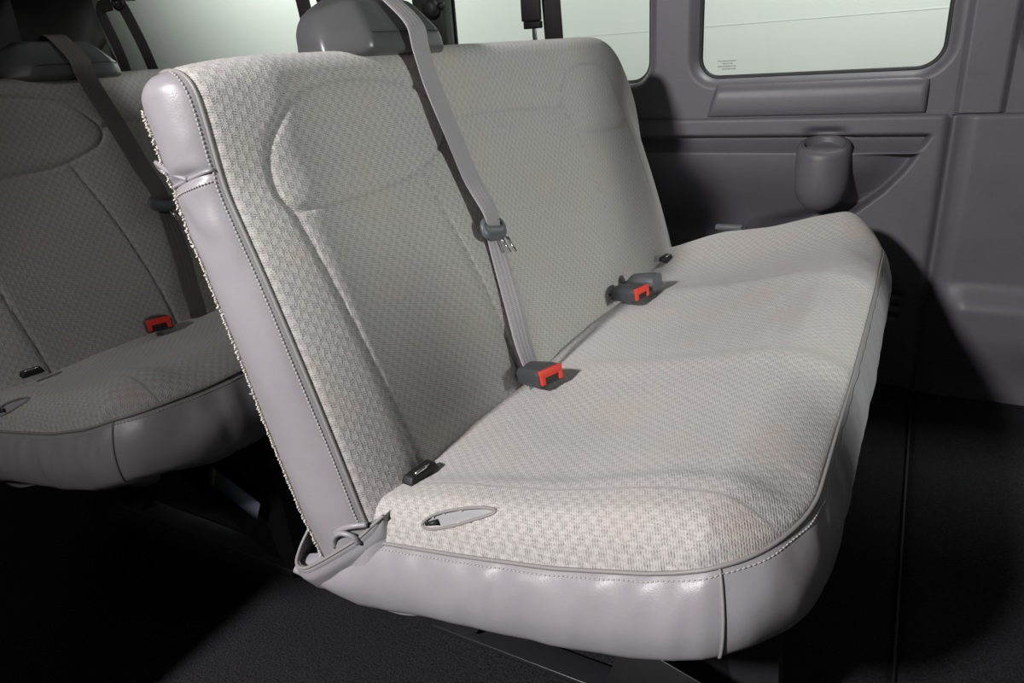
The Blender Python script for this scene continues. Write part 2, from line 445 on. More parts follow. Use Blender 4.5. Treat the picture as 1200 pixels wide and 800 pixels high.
# pillar covers either side of the window
def pillar(name, x0, x1, bulge, z0=0.757, z1=1.55, mt=PLA, round_=0.02):
    xs = np.linspace(0, 1, 25); zs = np.linspace(z0, z1, 6)
    rows = []
    for u in xs:
        x = x0+(x1-x0)*u; ed = min(u, 1-u)*(x1-x0)
        y = WY-bulge*sm(0, round_, ed)-0.0005
        rows.append([(x, y, z) for z in zs])
    o = grid(name, rows, mt); o['kind'] = 'structure'
pillar('trim_2', 0.606, 0.714, 0.013, 0.748, 1.55, PLA, 0.014)
# cup holder ring and bottom inside the moulded pod
ch = empty('cup_holder', (0.325, WY-0.02, 0.50), 'round grey cup holder moulded into the side panel below the window', 'cup holder')
bm = bmesh.new(); N = 48; R0 = 0.068
prof = [(0.040, -0.055), (0.047, 0.158), (0.049, 0.164), (0.054, 0.1665), (0.061, 0.165), (0.066, 0.159), (0.068, 0.150), (0.0685, 0.10), (0.066, 0.06), (0.055, 0.028), (0.035, 0.008), (0.012, 0.0)]
rings = []
for k in range(N):
    a = 2*PI*k/N; rings.append([bm.verts.new((r*math.cos(a), r*math.sin(a)*0.80, (z if i else 0.055)+0.30*r*math.sin(a)*sm(0.05, 0.13, z if i else 0)+(0.012 if z > .12 or not i else 0))) for i, (r, z) in enumerate(prof)])
for k in range(N):
    A, B = rings[k], rings[(k+1) % N]
    for i in range(len(prof)-1): bm.faces.new((A[i], B[i], B[i+1], A[i+1]))
bm.faces.new([r[0] for r in rings]); bm.faces.new([r[-1] for r in rings][::-1])
bm_obj('cup_body', bm, PLA, ch)
bm = bmesh.new(); add_tube(bm, [(0.0515*math.cos(a), 0.0515*0.8*math.sin(a), 0.1775+0.30*0.0515*math.sin(a)) for a in np.linspace(0, 2*PI, 40, endpoint=False)], 0.0022, 6, True)
bm_obj('rim', bm, PLA2, ch)

# studio outside
tag(boxobj('wall_studio', (-1.5, 4.8, 1.5), (16, 0.05, 6), BACK, bev=0), kind='structure')
bm = bmesh.new()
for z in (1.02,): add_box(bm, (-1.5, 4.7745, z), (16, 0.003, 0.007))
tag(bm_obj('trim_3', bm, mat('backdrop_joint', (0.57, 0.59, 0.57), 0.8), None, False), kind='structure')
tag(boxobj('floor_studio', (-1.5, 1.9, -0.65), (16, 6.5, 0.05), BACK, bev=0), kind='structure')

# ------------------------------------------------------------------ bench seat
REC = 0.2943
NV = Vector((math.cos(REC), 0, math.sin(REC))); TV = Vector((-math.sin(REC), 0, math.cos(REC))); B0 = Vector((0, 0, 0.42))
def bp(a, s, n): return B0+Vector((0, a, 0))+TV*s+NV*n
LY = 1.36
SEAMS = [
 [(.101, .523), (.16, .54), (.254, .541), (.35, .525), (.399, .497), (.425, .46), (.408, .43), (.35, .408), (.291, .395), (.20, .391), (.141, .391), (.075, .391), (.057, .399), (.050, .43), (.06, .475), (.101, .523)],
 [(.060, .399), (.072, .30), (.085, .18), (.10, .05), (.105, -.02)],
 [(.325, .40), (.36, .28), (.385, .16), (.40, .04), (.40, -.02)],
 [(.425, .46), (.459, .468), (.55, .466), (.725, .456), (.86, .446)],
 [(.902, .391), (.872, .43), (.875, .475), (.921, .513), (1.02, .525), (1.111, .512), (1.18, .46), (1.222, .396), (1.19, .372), (1.13, .368), (1.0, .378), (.902, .391)],
 [(.905, .391), (.935, .25), (.95, .1), (.955, -.02)],
 [(1.215, .39), (1.255, .22), (1.28, .05), (1.28, -.02)]]
SS = []
for pl in SEAMS:
    q = catmull([(a, s, 0) for a, s in pl], 5)
    for p, r in zip(q, q[1:]): SS.append((p.x, p.y, r.x, r.y))
SS = np.array(SS)
def seg_dist(a, s):
    dx = SS[:, 2]-SS[:, 0]; dy = SS[:, 3]-SS[:, 1]
    t = np.clip(((a-SS[:, 0])*dx+(s-SS[:, 1])*dy)/(dx*dx+dy*dy+1e-12), 0, 1)
    return math.sqrt(float(np.min((SS[:, 0]+t*dx-a)**2+(SS[:, 1]+t*dy-s)**2)))
def win(x, a, b, c, d): return sm(a, b, x)*(1-sm(c, d, x))
def base_n(s): return -0.022+0.020*sm(.42, .57, s)+0.006*math.sin(PI*min(1, max(0, s/.45)))
def front_n(a, s):
    n = base_n(s)
    n += 0.020*sm(0, .10, a)                               # bolster standing proud of the end seam
    lo = win(s, -.1, .02, .36, .44)
    n -= 0.009*win(a, .03, .17, .24, .43)*lo
    n -= 0.012*win(a, .86, .98, 1.10, 1.22)*lo
    n -= 0.036*sm(1.12, 1.395, a)**1.2
    n -= 0.006*win(a, .47, .6, .75, .86)*lo
    n += 0.001*win(a, .02, .14, .33, .43)*win(s, .39, .43, .50, .55)
    n += 0.004*win(a, .87, .96, 1.10, 1.21)*win(s, .37, .42, .48, .53)
    n += 0.006*fbm(a*4, s*4, 1.3)*0.5
    if -0.03 < s < .56:
        d = seg_dist(a, s); n -= 0.0050*math.exp(-(d/0.0030)**2)+0.0012*math.exp(-(d/0.012)**2)
    return n
STOP = 0.592
def back_n(s): return -0.150+0.035*min(1, max(0, s/.57))
def prof_pts():
    """(kind, s, t): front rows, then the arc over the top, then the back"""
    out = [('f', s, 0) for s in np.arange(-0.07, 0.552, 0.0038)]
    out += [('t', 0, t) for t in np.linspace(0, PI, 26)[1:-1]]
    out += [('b', s, 0) for s in np.linspace(0.548, -0.09, 14)]
    return out
PR = prof_pts()
LB = 1.395
def end_drop(a):
    d = 0.0
    if a > 1.13: t = min(1, (a-1.13)/(LB-1.13)); d += 0.20*(1-math.sqrt(max(0, 1-t*t)))
    if a < .07: t = 1-a/.07; d += 0.004*(1-math.sqrt(max(0, 1-t*t)))
    return d
def prof_at(a, with_front=True):
    drop = end_drop(a); k = (STOP-drop)/STOP
    e = 1.0
    if a > 1.27: t = (a-1.27)/(LB-1.27); e = 0.45+0.55*math.sqrt(max(0, 1-t*t))
    nc = -0.065; near = -0.024*(1-math.sqrt(max(0, 1-(1-min(1, a/.045))**2))) if a < .045 else 0
    fn = lambda s: front_n(a, s)+near*0.6
    f1 = fn(.55); b1 = back_n(.55); out = []
    for kind, s, t in PR:
        if kind == 'f': n = fn(s)
        elif kind == 't':
            c = (f1+b1)/2; r = (f1-b1)/2; n = c+r*math.copysign(abs(math.cos(t))**.9, math.cos(t)); s = .55+(STOP-.55)*math.sin(t)**.8
        else: n = back_n(s)
        n = nc+(n-nc)*e
        out.append((s*k if s > 0 else s, n))
    return out
def build_backrest(root, fab):
    al = list(np.arange(0, .05, .0035))+list(np.arange(.05, 1.26, .0045))+[1.26+0.135*math.sin(t) for t in np.linspace(0, PI/2, 28)]
    P, UV = [], []
    for a in al:
        pr = prof_at(a); row = []; uv = []; v = 0
        for i, (s, n) in enumerate(pr):
            if i: v += math.hypot(s-pr[i-1][0], n-pr[i-1][1])
            row.append(bp(a, s, n)); uv.append((a, v))
        P.append(row); UV.append(uv)
    back = grid('backrest', P, fab, root, UV, flip=True)
    # seam threads drawn by the groove; end panels in vinyl
    def cap(a, sign, bulge, name):
        pr = prof_at(a); n = len(pr)
        # front path up to apex / back path down to bottom, resampled to same count
        ap = max(range(n), key=lambda i: pr[i][0])
        M = 110
        A = resample([(s, q, 0) for s, q in pr[:ap+1]], M); B = resample([(s, q, 0) for s, q in pr[ap:]][::-1], M)
        rows = []
        for i in range(M):
            row = []
            wd = (A[i]-B[i]).length
            for j in range(29):
                t = j/28; p = A[i].lerp(B[i], t)
                tt = 1-abs(2*t-1)
                b = bulge*(math.sin(PI*t)**.55)*min(1, wd/.09)
                s = p.x
                g = abs(s-(.462+0.006*math.sin(PI*t)))
                b *= 1-0.5*math.exp(-(g/0.006)**2)*math.sin(PI*t)**.3
                # soft puckers around the seam and long folds
                b += (0.0035*fbm(s*26, t*3.2, 4)*math.exp(-((s-.43)/.09)**2)+0.003*fbm(s*7, t*2.4, 9))*min(1, tt*4)
                b *= sm(-0.09, 0.02, s)*0.35+0.65
                row.append(B0+Vector((0, a+sign*b, 0))+TV*p.x+NV*p.y)
            rows.append(row)
        o = grid(name, rows, VIN, root, flip=(sign > 0))
        return o, A, B, rows
    near, A, B, rows = cap(0.0, -1, 0.026, 'side_panel')
    far, A2, B2, _ = cap(LB, 1, 0.02, 'side_panel')
    # piping along the front edge of the near panel
    pts = [B0+Vector((0, -0.002, 0))+TV*p.x+NV*(p.y) for p in A[4:]]
    tube('piping', pts, 0.0026, PIPE, near, 6)
    # stitches
    bm = bmesh.new()
    line = resample([rows[i][1].lerp(rows[i][2], .35)+Vector((0, -0.0008, 0)) for i in range(4, 107)], 250)
    for i in range(0, 248, 2):
        c = (line[i]+line[i+1])/2; d = (line[i+1]-line[i]); add_tube(bm, [c-d*.72, c-d*.5, c+d*.5, c+d*.72], [.0005, .0012, .0012, .0005], 6)
    hl = min(range(110), key=lambda i: abs(A[i].x-.452))
    line = resample([rows[hl][j]+Vector((0, -0.001, 0)) for j in range(2, 26)], 40)
    for i in range(0, 38, 2):
        c = (line[i]+line[i+1])/2; d = (line[i+1]-line[i]); add_tube(bm, [c-d*.7, c-d*.5, c+d*.5, c+d*.7], [.0005, .0010, .0010, .0005], 6)
    bm_obj('stitching', bm, THREAD, near)
    hs = min(range(110), key=lambda i: abs(A[i].x-.468))
    tube('welt', [rows[hs][j]+Vector((0, -0.0018, 0)) for j in range(1, 28)], 0.0024, VIN, near, 6)
    # elastic loop hanging from the seam at the back edge
    q0 = rows[hs][14]; q1 = rows[hs][27]
    lp = catmull([q0+Vector((0, -.003, 0)), q0.lerp(q1, .5)+Vector((0, -.008, .012)), q1+Vector((-.008, -.006, .026)), q1+Vector((-.022, -.002, .030)), q1+Vector((-.024, .004, .020)), q1+Vector((-.008, .004, .012)), q1+Vector((.002, .001, .002))], 6)
    tube('elastic_loop', lp, 0.0032, VIN, near, 8)
    # frayed edge down the back of the near panel
    bm = bmesh.new(); rr = random.Random(3)
    edge = resample([rows[i][26] for i in range(3, 100)], 900)
    for p in edge:
        for _ in range(3):
            L = rr.uniform(.0015, .0038)*(1.7 if rr.random() < .04 else 1)
            d = (-NV*rr.uniform(.3, 1)+Vector((0, rr.uniform(-.9, .5), 0))+TV*rr.uniform(-.9, .9)).normalized()
            q = p+TV*rr.uniform(-.002, .002)+Vector((0, rr.uniform(-.003, .003), 0))
            d2 = (d+Vector((rr.uniform(-.5, .5), rr.uniform(-.5, .5), rr.uniform(-.5, .5)))).normalized()
            add_tube(bm, [q, q+d*L*.6, q+d*L*.6+d2*L*.5], [.0014, .0012, .0006], 3)
    fr = bm_obj('frayed_edge', bm, FRAY, near); fr['kind'] = 'stuff'
    tube('edge_cord', [p+Vector((-.001, 0, 0)) for p in resample([rows[i][26] for i in range(3, 100)], 90)], 0.0018, FRAY, near, 6)
    return back

DX = 0.504
def xmax(y):
    r1, r2 = 0.165, 0.20; x = DX+0.006*math.sin(PI*y/LY)
    if y < r1: x -= (0.105)*(1-math.sqrt(max(0, 1-(1-y/r1)**2)))
    if y > LY-r2: t = (y-(LY-r2))/r2; x -= 0.15*(1-math.sqrt(max(0, 1-t*t)))
    return x
SZ = [(-.20, .280), (-.10, .318), (-.02, .361), (.12, .384), (.25, .409), (.36, .440), (.434, .468), (.49, .480), (.53, .483)]
def seam_z(x, y):
    z = interp(SZ, x)
    return z+(0.045*sm(1.0, 1.3, y)*(1-sm(.40, .50, x))) if y > 1 else z
def top_z(x, y):
    z = .418+.088*x/DX
    z += 0.016*sm(.20, .38, x)-0.030*sm(.41, .53, x)
    k = sm(-.06, .10, x)*(1-0.45*sm(.36, .52, x)); cr = .055+.035*max(0, x)/.5
    # near bolster: gentle outside, steep inside
    b = math.exp(-((y-cr)/.07)**2) if y < cr else math.exp(-((y-cr)/.030)**2)
    z += 0.012*k*b
    b = math.exp(-((y-1.25)/.085)**2) if y < 1.25 else math.exp(-((y-1.25)/.12)**2)
    z += 0.047*sm(-.10, .15, x)*(1-0.5*sm(.40, .52, x))*b
    z += 0.008*math.exp(-((y-.47)/.035)**2)*sm(.02, .12, x)+0.007*math.exp(-((y-.90)/.04)**2)*sm(.02, .12, x)
    z -= 0.008*math.exp(-((y-.68)/.12)**2)*win(x, .02, .15, .35, .45)+0.008*math.exp(-((y-.29)/.09)**2)*win(x, .02, .15, .35, .45)+0.008*math.exp(-((y-1.05)/.09)**2)*win(x, .02, .15, .35, .45)
    z += 0.004*fbm(x*5, y*5, 2.2)+0.0012*fbm(x*22, y*22, 5)
    return z
HOLE = (0.113, 0.0138, 0.050, 0.0050, 0.14)     # x, y, half length, half width, turn
def in_hole(x, y, k=1.0):
    dx, dy = x-HOLE[0], y-HOLE[1]; c, s = math.cos(HOLE[4]), math.sin(HOLE[4])
    u, v = (dx*c+dy*s)/HOLE[2], (-dx*s+dy*c)/HOLE[3]
    return u*u+v*v < k
def build_cushion(root, fab):
    ys = [LY*0.5*(1-math.cos(PI*t)) for t in np.linspace(0, 1, 320)]
    ys = sorted(set([round(v, 5) for v in list(np.arange(0.0, .16, .0035))+list(np.arange(.16, 1.22, .0055))+[1.22+.14*math.sin(t) for t in np.linspace(0, PI/2, 34)]]))
    NX = 130; P, UV = [], []
    X0 = -.075; r = .036
    for y in ys:
        xm = xmax(y); row = []; uv = []
        for j in range(NX+1):
            t = j/NX; t = 1-(1-t)**1.25; x = X0+(xm-X0)*t
            # distance to outline
            dfx = xm-x; d = min(y, LY-y)
            # rounded corner distance approx
            dd = min(d, dfx*(0.75 if (y < .17 or y > LY-.2) else 1))
            rr = r if dd == d else .045
            k = math.sqrt(max(0, 1-(1-min(1, dd/rr))**2))
            if x < .02 and dd == d: k = k
            z = seam_z(x, y)*(1-k)+max(top_z(x, y), seam_z(x, y)+.002)*k
            row.append((x, y, z)); uv.append((y+z*.3 if y < .06 else y, x))
        P.append(row); UV.append(uv)
    def skip(i, j):
        p = P[i][j]; q = P[i+1][j+1]; return in_hole((p[0]+q[0])/2, (p[1]+q[1])/2)
    cu = grid('seat_cushion', P, fab, root, UV, skip=skip, flip=True)
    def surf(x, y):
        xm = xmax(y); d = min(y, LY-y); k = math.sqrt(max(0, 1-(1-min(1, min(d, xm-x)/r))**2))
        return seam_z(x, y)*(1-k)+max(top_z(x, y), seam_z(x, y)+.002)*k
    # slot in the cover: vinyl lining and rolled rim
    hx, hy, ha, hb, an = HOLE; c, s = math.cos(an), math.sin(an); rows = []
    for k in range(33):
        a = 2*PI*k/32; row = []
        for q in np.linspace(1.12, 0, 8):
            u, v = ha*q*math.cos(a), hb*q*math.sin(a); x, y = hx+u*c-v*s, max(0.0005, hy+u*s+v*c)
            dep = 0.015*(1-min(1, q)**2)+0.010*sm(-.3, -1, math.cos(a)*q)*(1 if q < 1 else .2)
            row.append((x, y, surf(x, y)-.002-dep+0.0015*math.sin(u*220)*(1-q)))
        rows.append(row)
    grid('slot_lining', rows, VIN_IN, cu, flip=True)
    rim = []
    for k in range(48):
        a = 2*PI*k/48; u, v = ha*1.05*math.cos(a), hb*1.08*math.sin(a); x, y = hx+u*c-v*s, max(.0005, hy+u*s+v*c); rim.append((x, y, surf(x, y)+.0004))
    tube('slot_rim', rim, 0.0021, PIPE, cu, 6, True)
    tube('slot_shadow_gap', [(hx-ha*.95*c, hy-ha*.95*s, surf(hx-ha*.95*c, hy-ha*.95*s)-.0005), (hx-ha*.60*c, hy-ha*.60*s+.001, surf(hx-ha*.6*c, hy-ha*.6*s)-.0035)], [.0025, .0045], BLACK, cu, 8)
    # outline path of the seam: near end back -> front -> far end
    path = []
    for x in np.linspace(-.165, xmax(0)-.004, 70): path.append((x, 0.0))
    for y in ys[1:-1]: path.append((xmax(y), y))
    for x in np.linspace(xmax(LY)-.004, -.15, 40): path.append((x, LY))
    path = resample([(x, y, 0) for x, y in path], 520)
    S = [Vector((p.x, p.y, seam_z(p.x, p.y))) for p in path]
    nrm = []
    for i in range(len(path)):
        t = (path[min(i+3, len(path)-1)]-path[max(i-3, 0)]).normalized(); nrm.append(Vector((t.y, -t.x, 0)))
    BZ = [(-.20, .275), (-.165, .262), (-.10, .232), (-.055, .215), (0.0, .222), (.08, .240), (.246, .262), (.35, .285), (.448, .325), (.53, .330)]
    rows = []; NR = 26; L = 0
    for i, p in enumerate(S):
        if i: L += (p-S[i-1]).length
        zb = interp(BZ, p.x); 
        if p.y > .02: zb = zb*(1-sm(.02, .2, p.y))+(.300)*sm(.02, .2, p.y) if p.x > .2 else zb
        ht = p.z-zb; row = []
        
        for j in range(NR+1):
            t = j/NR
            o = 0.026*math.sin(PI*min(1, t*1.12))**.7*(1 if t < .9 else 1)
            o -= 0.075*sm(.66, 1.0, t)**1.3*(.3+.7*sm(-.03, .20, p.x))
            o += (0.0035*fbm(L*16, t*1.6, 3)+0.0025*fbm(L*45, t*1.2, 6)*(1-t))*math.sin(PI*min(1, t+.05))
            o += 0.0015*math.sin(L*95+3*fbm(L*9, 0))*sm(.0, .08, t)*(1-sm(.1, .35, t))
            zz = p.z-ht*(t-0.02*math.sin(PI*t))
            if t > .85: zz += 0.010*fbm(L*9, 3, 1)*sm(.85, 1, t)
            row.append(p+nrm[i]*o+Vector((0, 0, zz-p.z)))
        rows.append(row)
    skf = grid('cushion_skirt', rows, VIN, root, flip=True)
    # dark underside
    bm = bmesh.new(); cen = bm.verts.new((.18, .68, .30)); vs = [bm.verts.new(r_[-1]+Vector((0, 0, .004))) for r_ in rows[::6]]
    for a, b in zip(vs, vs[1:]+vs[:1]): bm.faces.new((a, b, cen))
    bm_obj('underside', bm, METAL, root)
    # piping and stitches along the seam
    i0 = next(i for i, p in enumerate(S) if p.x > -.035)
    tube('piping', [S[i]+nrm[i]*.0015+Vector((0, 0, .001)) for i in range(i0, len(S), 2)], .0026, PIPE, skf, 6)
    bm = bmesh.new(); line = resample([rows[i][1]+nrm[i]*.0006 for i in range(i0, len(S))], 860)
    for i in range(0, 858, 2):
        cc = (line[i]+line[i+1])/2; d = line[i+1]-line[i]; add_tube(bm, [cc-d*.7, cc-d*.5, cc+d*.5, cc+d*.7], [.0004, .0009, .0009, .0004], 6)
    bm_obj('stitching', bm, THREAD, skf)
    # upright corner seam
    ic = min(range(len(S)), key=lambda i: (S[i]-Vector((.436, .008, .468))).length)
    tube('corner_seam', [rows[ic][j]+nrm[ic]*.0008 for j in range(0, NR-2)], .0019, PIPE, skf, 6)
    # rolled flap where the skirt wraps the foot of the backrest
    fl = catmull([(.004, -.002, .410), (-.010, -.010, .396), (-.032, -.019, .374), (-.070, -.028, .345), (-.102, -.035, .322), (-.128, -.037, .306), (-.150, -.030, .302), (-.160, -.010, .312), (-.160, .012, .330)], 8)
    rws = []; nn = len(fl)
    for i, p in enumerate(fl):
        t = (fl[min(i+1, nn-1)]-fl[max(i-1, 0)]).normalized(); up_ = Vector((0, 0, 1)); sd = t.cross(up_).normalized(); u2 = sd.cross(t).normalized()
        if u2.z < 0: u2 = -u2
        row = []; f = min(1, i/10)
        for a, b in ((-.046, .020), (-.034, .012), (-.022, .004), (-.014, .0005), (-.009, .002), (-.007, .0015), (-.003, -.001), (.001, .001), (.002, .005), (-.001, .008)):
            row.append(p+u2*a*f+Vector((0, b, 0)))
        rws.append(row)
    grid('skirt_flap', rws, VIN, skf)
    tube('flap_piping', [p+Vector((0, .001, .001)) for p in fl], .0026, PIPE, skf, 6)
    # gathered vinyl sleeve below the side panel
    rws = []
    for i in range(40):
        a = 2*PI*i/40; row = []
        for j in range(14):
            t = j/13; s = -.015-.070*t
            cx = -.078+.004*t; rx = (.068-.018*t)*(1+.06*math.sin(5*a+3*t)); ry = .024*(1+.15*math.sin(4*a+6*t))
            row.append(B0+TV*s+NV*(cx+rx*math.cos(a))+Vector((0, .004+ry*math.sin(a)*1.0, 0)))
        rws.append(row)
    grid('gathered_sleeve', rws, VIN, skf, close_u=True)
    fold = catmull([(-.075, -.020, .350), (-.066, -.026, .372), (-.050, -.028, .385), (-.034, -.024, .382), (-.030, -.020, .370)], 6)
    tube('fold', fold, .0038, VIN, skf, 8)
    fold = catmull([(-.015, -.014, .400), (-.032, -.022, .398), (-.050, -.025, .390), (-.066, -.024, .376)], 6)
    tube('fold', fold, .0040, VIN, skf, 8)
    return cu

def build_housing(root):
    bm = bmesh.new()
    pts = [(-.135, .275, .972), (-.135, .455, .972), (-.165, .490, .962), (-.27, .50, .94), (-.27, .26, .94), (-.185, .225, .968),
           (-.142, .278, 1.000), (-.142, .452, 1.000), (-.170, .487, .998), (-.27, .50, .998), (-.27, .262, 1.005), (-.195, .228, .998),
           (-.178, .292, 1.046), (-.178, .430, 1.046), (-.20, .462, 1.030), (-.265, .46, 1.025), (-.265, .27, 1.028), (-.215, .255, 1.032), (-.25, .31, 1.052), (-.25, .42, 1.052)]
    vs = [bm.verts.new(p) for p in pts]
    r = bmesh.ops.convex_hull(bm, input=vs)
    bmesh.ops.delete(bm, geom=[v for v in bm.verts if not v.link_faces], context='VERTS')
    bmesh.ops.dissolve_limit(bm, angle_limit=math.radians(4), verts=bm.verts, edges=bm.edges)
    bevel(bm, .011, 4)
    h = bm_obj('belt_housing', bm, HOU, root)
    for p in h.data.polygons: p.use_smooth = True
    tube('seam_line', [(-.1415, .285, .9995), (-.1415, .450, .9995), (-.169, .4865, .996)], .0009, BLACK, h, 5)
    boxobj('belt_slot', (-.215, .378, 1.050), (.028, .062, .006), BLACK, h, .002)
    return h
def build_frame(root):
    fr = bpy.data.objects.new('seat_frame', None)
    COL.objects.link(fr); fr.parent = root
    bm = bmesh.new()
    for x in (.02, .40): add_tube(bm, [(x, .20, .285 if x > .1 else .265), (x, 1.20, .285 if x > .1 else .265)], .014, 8)
    o = bm_obj('cross_tube', bm, METAL, root)
    bpy.data.objects.remove(fr)
    for y in (.22, 1.14):
        bm = bmesh.new()
        prof = [(.46, .31), (.475, .22), (.485, .02), (.44, .0), (.42, .02), (.40, .20), (.10, .20), (-.02, .02), (-.06, 0), (-.10, .02), (-.02, .25), (.0, .31)]
        a = [bm.verts.new((x, y-.016, z)) for x, z in prof]; b = [bm.verts.new((x, y+.016, z)) for x, z in prof]
        bm.faces.new(a); bm.faces.new(b[::-1])
        for i in range(len(prof)): bm.faces.new((a[i], a[(i+1) % len(prof)], b[(i+1) % len(prof)], b[i]))
        bmesh.ops.triangulate(bm, faces=[f for f in bm.faces if len(f.verts) > 4])
        lg = bm_obj('leg_frame', bm, METAL, root, False)
        boxobj('floor_bracket', (.435, y, .012), (.10, .07, .02), METAL, lg, .004)
    boxobj('floor_rail', (.20, .22, .006), (.62, .05, .010), METAL, root, .002)
    boxobj('trim_plate', (.345, .112, .155), (.14, .003, .10), STEEL, root, .001, Matrix.Rotation(.3, 3, 'Y'))
    return o

def build_bench(loc, label, fab):
    root = empty('bench_seat', (0, 0, 0), label, 'seat', 'cloth and vinyl bench seats of the van')
    build_backrest(root, fab); build_cushion(root, fab); build_housing(root); build_frame(root)
    return root
def copy_tree(o, parent=None):
    c = o.copy(); COL.objects.link(c); c.parent = parent
    for ch_ in list(o.children): copy_tree(ch_, c)
    return c
front = build_bench((0, 0, 0), 'large grey patterned bench seat in front, filling the picture', FAB)
rear = copy_tree(front); rear.location = (-.93, 0.0, 0)
for c in rear.children:
    k = c.name.split('.')[0]
    if k in ('seat_cushion', 'cushion_skirt', 'underside'): c.location.y -= 0.045
    if k == 'belt_housing': c.location.y += 0.045
rear['label'] = 'grey patterned bench seat behind the large one, cut off at the left edge'
for c in rear.children:
    if c.name.startswith('trim_plate'): bpy.data.objects.remove(c)
st = None
for c in rear.children:
    if c.name.startswith('leg_frame'): st = c; break
lab = boxobj('sticker', (.375, .18, .182), (.13, .002, .048), STK, st, 0, Matrix.Rotation(math.radians(25), 3, 'Y'))
lab['label'] = 'blue and white printed sticker'
boxobj('sticker_edge', (.318, .1785, .2085), (.014, .002, .048), STKY, st, 0, Matrix.Rotation(math.radians(25), 3, 'Y'))

# ------------------------------------------------------------------ seat belts on the benches
def slack_belt(name, off, label, web, wmul=1.0, latch=True, grp='shoulder belts over the bench backrests'):
    root = empty(name, off, label, 'seat belt', grp)
    P = [(.366, .640, -.026), (.366, .668, -.016), (.366, .664, .008), (.368, .640, .026), (.371, .600, .046), (.375, .566, .040), (.390, .518, .028), (.412, .434, .020), (.424, .362, .018), (.431, .296, .028),
         (.438, .250, .014), (.428, .144, .014), (.412, .071, .018), (.402, .020, .024), (.398, -.005, .022)]
    pts = [bp(a, s, n) for a, s, n in P]
    nr = [-NV, TV*.9-NV*.3, TV*.8+NV*.5, TV*.6+NV*.8, NV+TV*.3]+[NV*1]*4
    tw = [(0, 0), (0.2, 0), (0.3, 0), (.15, 0), (0, 0), (0, 0)]
    nr += [(NV+Vector((0, -q, 0))).normalized() for q, _ in tw]
    w_ = [.046]*9+[.043, .036, .040, .043, .044, .045]
    rb = ribbon('webbing', pts, [Vector(v) for v in nr], w_, web, root, .0012, 10)
    if latch:
        c = bp(.434, .274, .020); rot = Matrix((Vector((0, 1, 0)), TV, NV)).transposed()
        R_ = rot @ Matrix.Rotation(math.radians(-12), 3, 'Z')
        # rounded ring plate with the belt running through its slot
        bm = bmesh.new(); n = 40; o_, i_ = [], []
        for k in range(n):
            a = 2*PI*k/n; ca, sa = math.cos(a), math.sin(a)
            o_.append((.035*math.copysign(abs(ca)**.75, ca), .021*math.copysign(abs(sa)**.8, sa)-.003))
            i_.append((.025*math.copysign(abs(ca)**.6, ca), .0052*math.copysign(abs(sa)**.6, sa)+.006))
        lv = []
        for zz, lo in ((.000, 1.0), (.003, .96), (-.004, .97)):
            lv.append([bm.verts.new(c+R_ @ Vector((x*lo, y*lo, zz+.002))) for x, y in o_])
        iv = [[bm.verts.new(c+R_ @ Vector((x, y, zz+.002))) for x, y in i_] for zz in (.0045, -.004)]
        for k in range(n):
            k2 = (k+1) % n
            bm.faces.new((lv[2][k], lv[2][k2], lv[0][k2], lv[0][k])); bm.faces.new((lv[0][k], lv[0][k2], lv[1][k2], lv[1][k]))
            bm.faces.new((lv[1][k], lv[1][k2], iv[0][k2], iv[0][k])); bm.faces.new((iv[0][k], iv[0][k2], iv[1][k2], iv[1][k]))
            bm.faces.new((iv[1][k], iv[1][k2], lv[2][k2], lv[2][k]))
        lp = bm_obj('latch_plate', bm, BUCKL, root)
        for dx in (.012, .030):
            d0 = c+R_ @ Vector((dx-.002, -.018, .004)); d1 = c+R_ @ Vector((dx+.008, -.046, .010)); d2 = c+R_ @ Vector((dx+.012, -.046, .010)); d3 = c+R_ @ Vector((dx+.004, -.018, .004))
            tube('latch_tongue', [d0, d0.lerp(d1, .5), d1, d2, d3.lerp(d2, .5), d3], .0016, CHROME, lp, 6)
    return root
slack_belt('seat_belt', (0, 0, 0), 'light grey shoulder belt crossing the front bench backrest, with a latch ring halfway', WEB)
slack_belt('seat_belt', (-.93, 0.045, 0), 'brownish grey shoulder belt crossing the rear bench backrest', WEBR)

